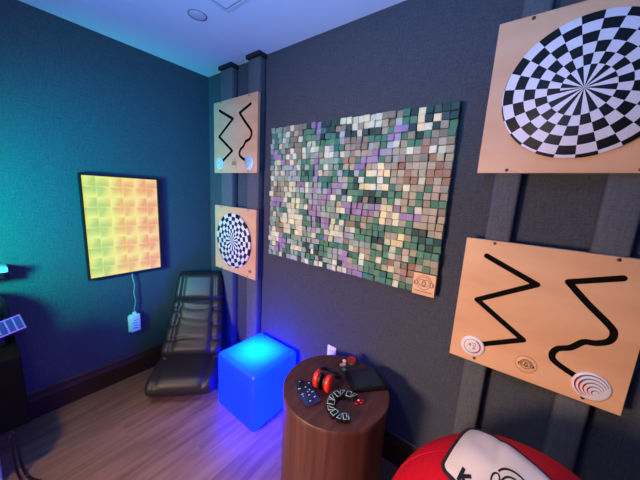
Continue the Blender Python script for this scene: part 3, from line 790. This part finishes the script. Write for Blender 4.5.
# ------------------------------------------------------------------ dark cabinet at the left edge and what stands on it
cb = thing('media_cabinet', 'black cabinet on a pale base standing at the left wall, cut by the left edge', 'cabinet', (.025, -1.9, 0))
bm = rbox(0, .475, -.5, .54, .31, .705, .006, 2); obj('body', bm, M['black_matt'], cb)
bm = rbox(0, .465, -.5, .415, 0, .31, .004, 2); obj('base', bm, M['lavender'], cb)
bm = bmesh.new(); box(bm, .475, .478, -.02, -.015, .33, .69); box(bm, .478, .49, -.05, -.04, .45, .56); obj('door_handle', bm, M['black'], cb)
kp = thing('key_tray', 'pale tray of blue lit keys on the black cabinet at the left edge', 'light controller', (.30, -1.46, .706))
mm = Matrix.Translation((0, .04, .085)) @ Matrix.Rotation(math.radians(14), 4, 'X') @ Matrix.Rotation(math.radians(42), 4, 'Y')
def tbox(x0, x1, y0, y1, z0, z1, r=.003):
    b_ = rbox(x0, x1, y0, y1, z0, z1, r, 2); bmesh.ops.transform(b_, matrix=mm, verts=b_.verts[:]); return b_
obj('tray', tbox(-.045, .045, -.115, .100, -.008, .004), M['violet'], kp)
km = emit_mat('blue_lit_key', (.02, .07, .8), .4, (.01, .01, .03)); kr = emit_mat('violet_lit_rim', (.22, .12, .95), .9, (.05, .04, .1))
for k in range(7):
    y = -.110 + .030 * k; obj('key', tbox(-.040, .040, y, y + .022, .003, .008, .002), km, kp)
obj('lit_rim', tbox(-.046, -.040, -.115, .1, .0045, .008, .001), kr, kp); obj('lit_rim', tbox(.040, .046, -.115, .1, .0045, .008, .001), kr, kp)
bm = rbox(-.03, .03, -.09, .06, 0, .07, .006, 2); obj('stand', bm, M['black'], kp)
dm_ = thing('smoked_dome', 'dark smoked dome behind the blue lit keys at the left edge', 'dome', (.13, -1.475, .706))
bm = bmesh.new(); lathe(bm, [(0, .265), (.03, .262), (.06, .250), (.09, .222), (.108, .18), (.115, .13), (.112, .07), (.100, .02), (.1, 0), (0, 0)], 40); obj('dome', bm, M['smoke'], dm_, smooth=60)
bm = bmesh.new(); lathe(bm, [(.1, 0), (.119, 0), (.119, .018), (.105, .022)], 40); obj('base_ring', bm, M['black'], dm_)
sh = thing('wall_speaker', 'small pale topped dark unit fixed to the left wall above the dome', 'wall unit', (0, -1.47, 1.02))
bm = rbox(0, .11, -.09, .115, 0, .045, .012, 3); obj('body', bm, M['smoke'], sh, smooth=40)
bm = rbox(.0, .118, -.095, .128, .045, .072, .004, 2); obj('pale_top', bm, M['white_plastic'], sh, smooth=40)
bm = bmesh.new(); tube(bm, smoothline([(.50, -1.42, .30), (.50, -1.415, .12), (.505, -1.405, .02), (.56, -1.385, .008), (.63, -1.35, .008), (.71, -1.345, .008), (.80, -1.37, .008), (.92, -1.42, .008)], 8), .007)
tag(obj('power_cable', bm, M['black']), 'black cable running down from the cabinet to the floor, outer strand', 'cable', 'black cables on the floor')
bm = bmesh.new(); tube(bm, smoothline([(.515, -1.437, .30), (.518, -1.435, .10), (.53, -1.425, .02), (.60, -1.415, .008), (.69, -1.420, .008), (.80, -1.45, .008), (.92, -1.50, .008)], 8), .006)
tag(obj('power_cable', bm, M['black']), 'black cable lying closest to the pale cabinet base, inner strand', 'cable', 'black cables on the floor')

# ------------------------------------------------------------------ lights
def light(name, kind, loc, col, power, size=.1, target=None, **k):
    l = bpy.data.lights.new(name, kind); l.color = col; l.energy = power
    if kind == 'AREA': l.size = size
    else: l.shadow_soft_size = size
    for a_, b_ in k.items(): setattr(l, a_, b_)
    o = bpy.data.objects.new(name, l); C.objects.link(o); o.location = loc
    if target: o.rotation_euler = (Vector(target) - Vector(loc)).to_track_quat('-Z', 'Y').to_euler()
    return o
light('teal_lamp', 'SPOT', (.70, -2.0, 1.30), (0, 1, .70), 235, .12, target=(0, -1.30, 1.38), spot_size=math.radians(98), spot_blend=1)
light('blue_wall_fill', 'SPOT', (1.7, -2.7, 1.8), (.0, .15, 1), 460, .15, target=(0, -.5, 1.55), spot_size=math.radians(48), spot_blend=1)  # added unseen fill that washes the left wall with blue
light('warm_lamp', 'SPOT', (1.25, -2.95, 1.25), (1, .68, .49), 400, .3, target=(1.6, 0, .80), spot_size=math.radians(84), spot_blend=1)
light('floor_warm_fill', 'SPOT', (1.05, -1.75, 2.55), (1, .68, .42), 115, .08, target=(1.0, -1.25, 0), spot_size=math.radians(62), spot_blend=1)  # added fill that warms the floor, no ceiling fitting behind it
light('seat_warm_fill', 'SPOT', (1.7, -1.9, 2.55), (1, .68, .46), 85, .15, target=(2.45, -.5, .5), spot_size=math.radians(50), spot_blend=1)  # added fill for bean bag and lower wall, weakens the hard shadow
light('lavender_uplight', 'AREA', (2.2, -2.2, 1.5), (.15, .42, 1), 52, .5, target=(1.9, -1.6, 2.6), spread=math.radians(120))
w = bpy.data.worlds.new('world'); bpy.context.scene.world = w; w.use_nodes = True
w.node_tree.nodes['Background'].inputs[0].default_value = (.02, .03, .05, 1); w.node_tree.nodes['Background'].inputs[1].default_value = 1

# ------------------------------------------------------------------ camera
cam = bpy.data.cameras.new('camera'); co = bpy.data.objects.new('camera', cam); C.objects.link(co)
cam.sensor_width = 36; cam.lens = 265.486 / 640 * 36; cam.clip_start = .02
Rw = ((0.79348813, 0.14891794, -0.59008477), (0.60599525, -0.10396977, 0.78864443), (0.05609232, -0.98336856, -0.17274234))
mw = Matrix([[Rw[i][0], -Rw[i][1], -Rw[i][2], (2.4488, -1.44296, 1.61926)[i]] for i in range(3)] + [[0, 0, 0, 1]])
co.matrix_world = mw
sc = bpy.context.scene; sc.camera = co
sc.view_settings.view_transform = 'Standard'; sc.view_settings.look = 'None'; sc.view_settings.gamma = 1; sc.view_settings.use_curve_mapping = False
sc.view_settings.exposure = 0
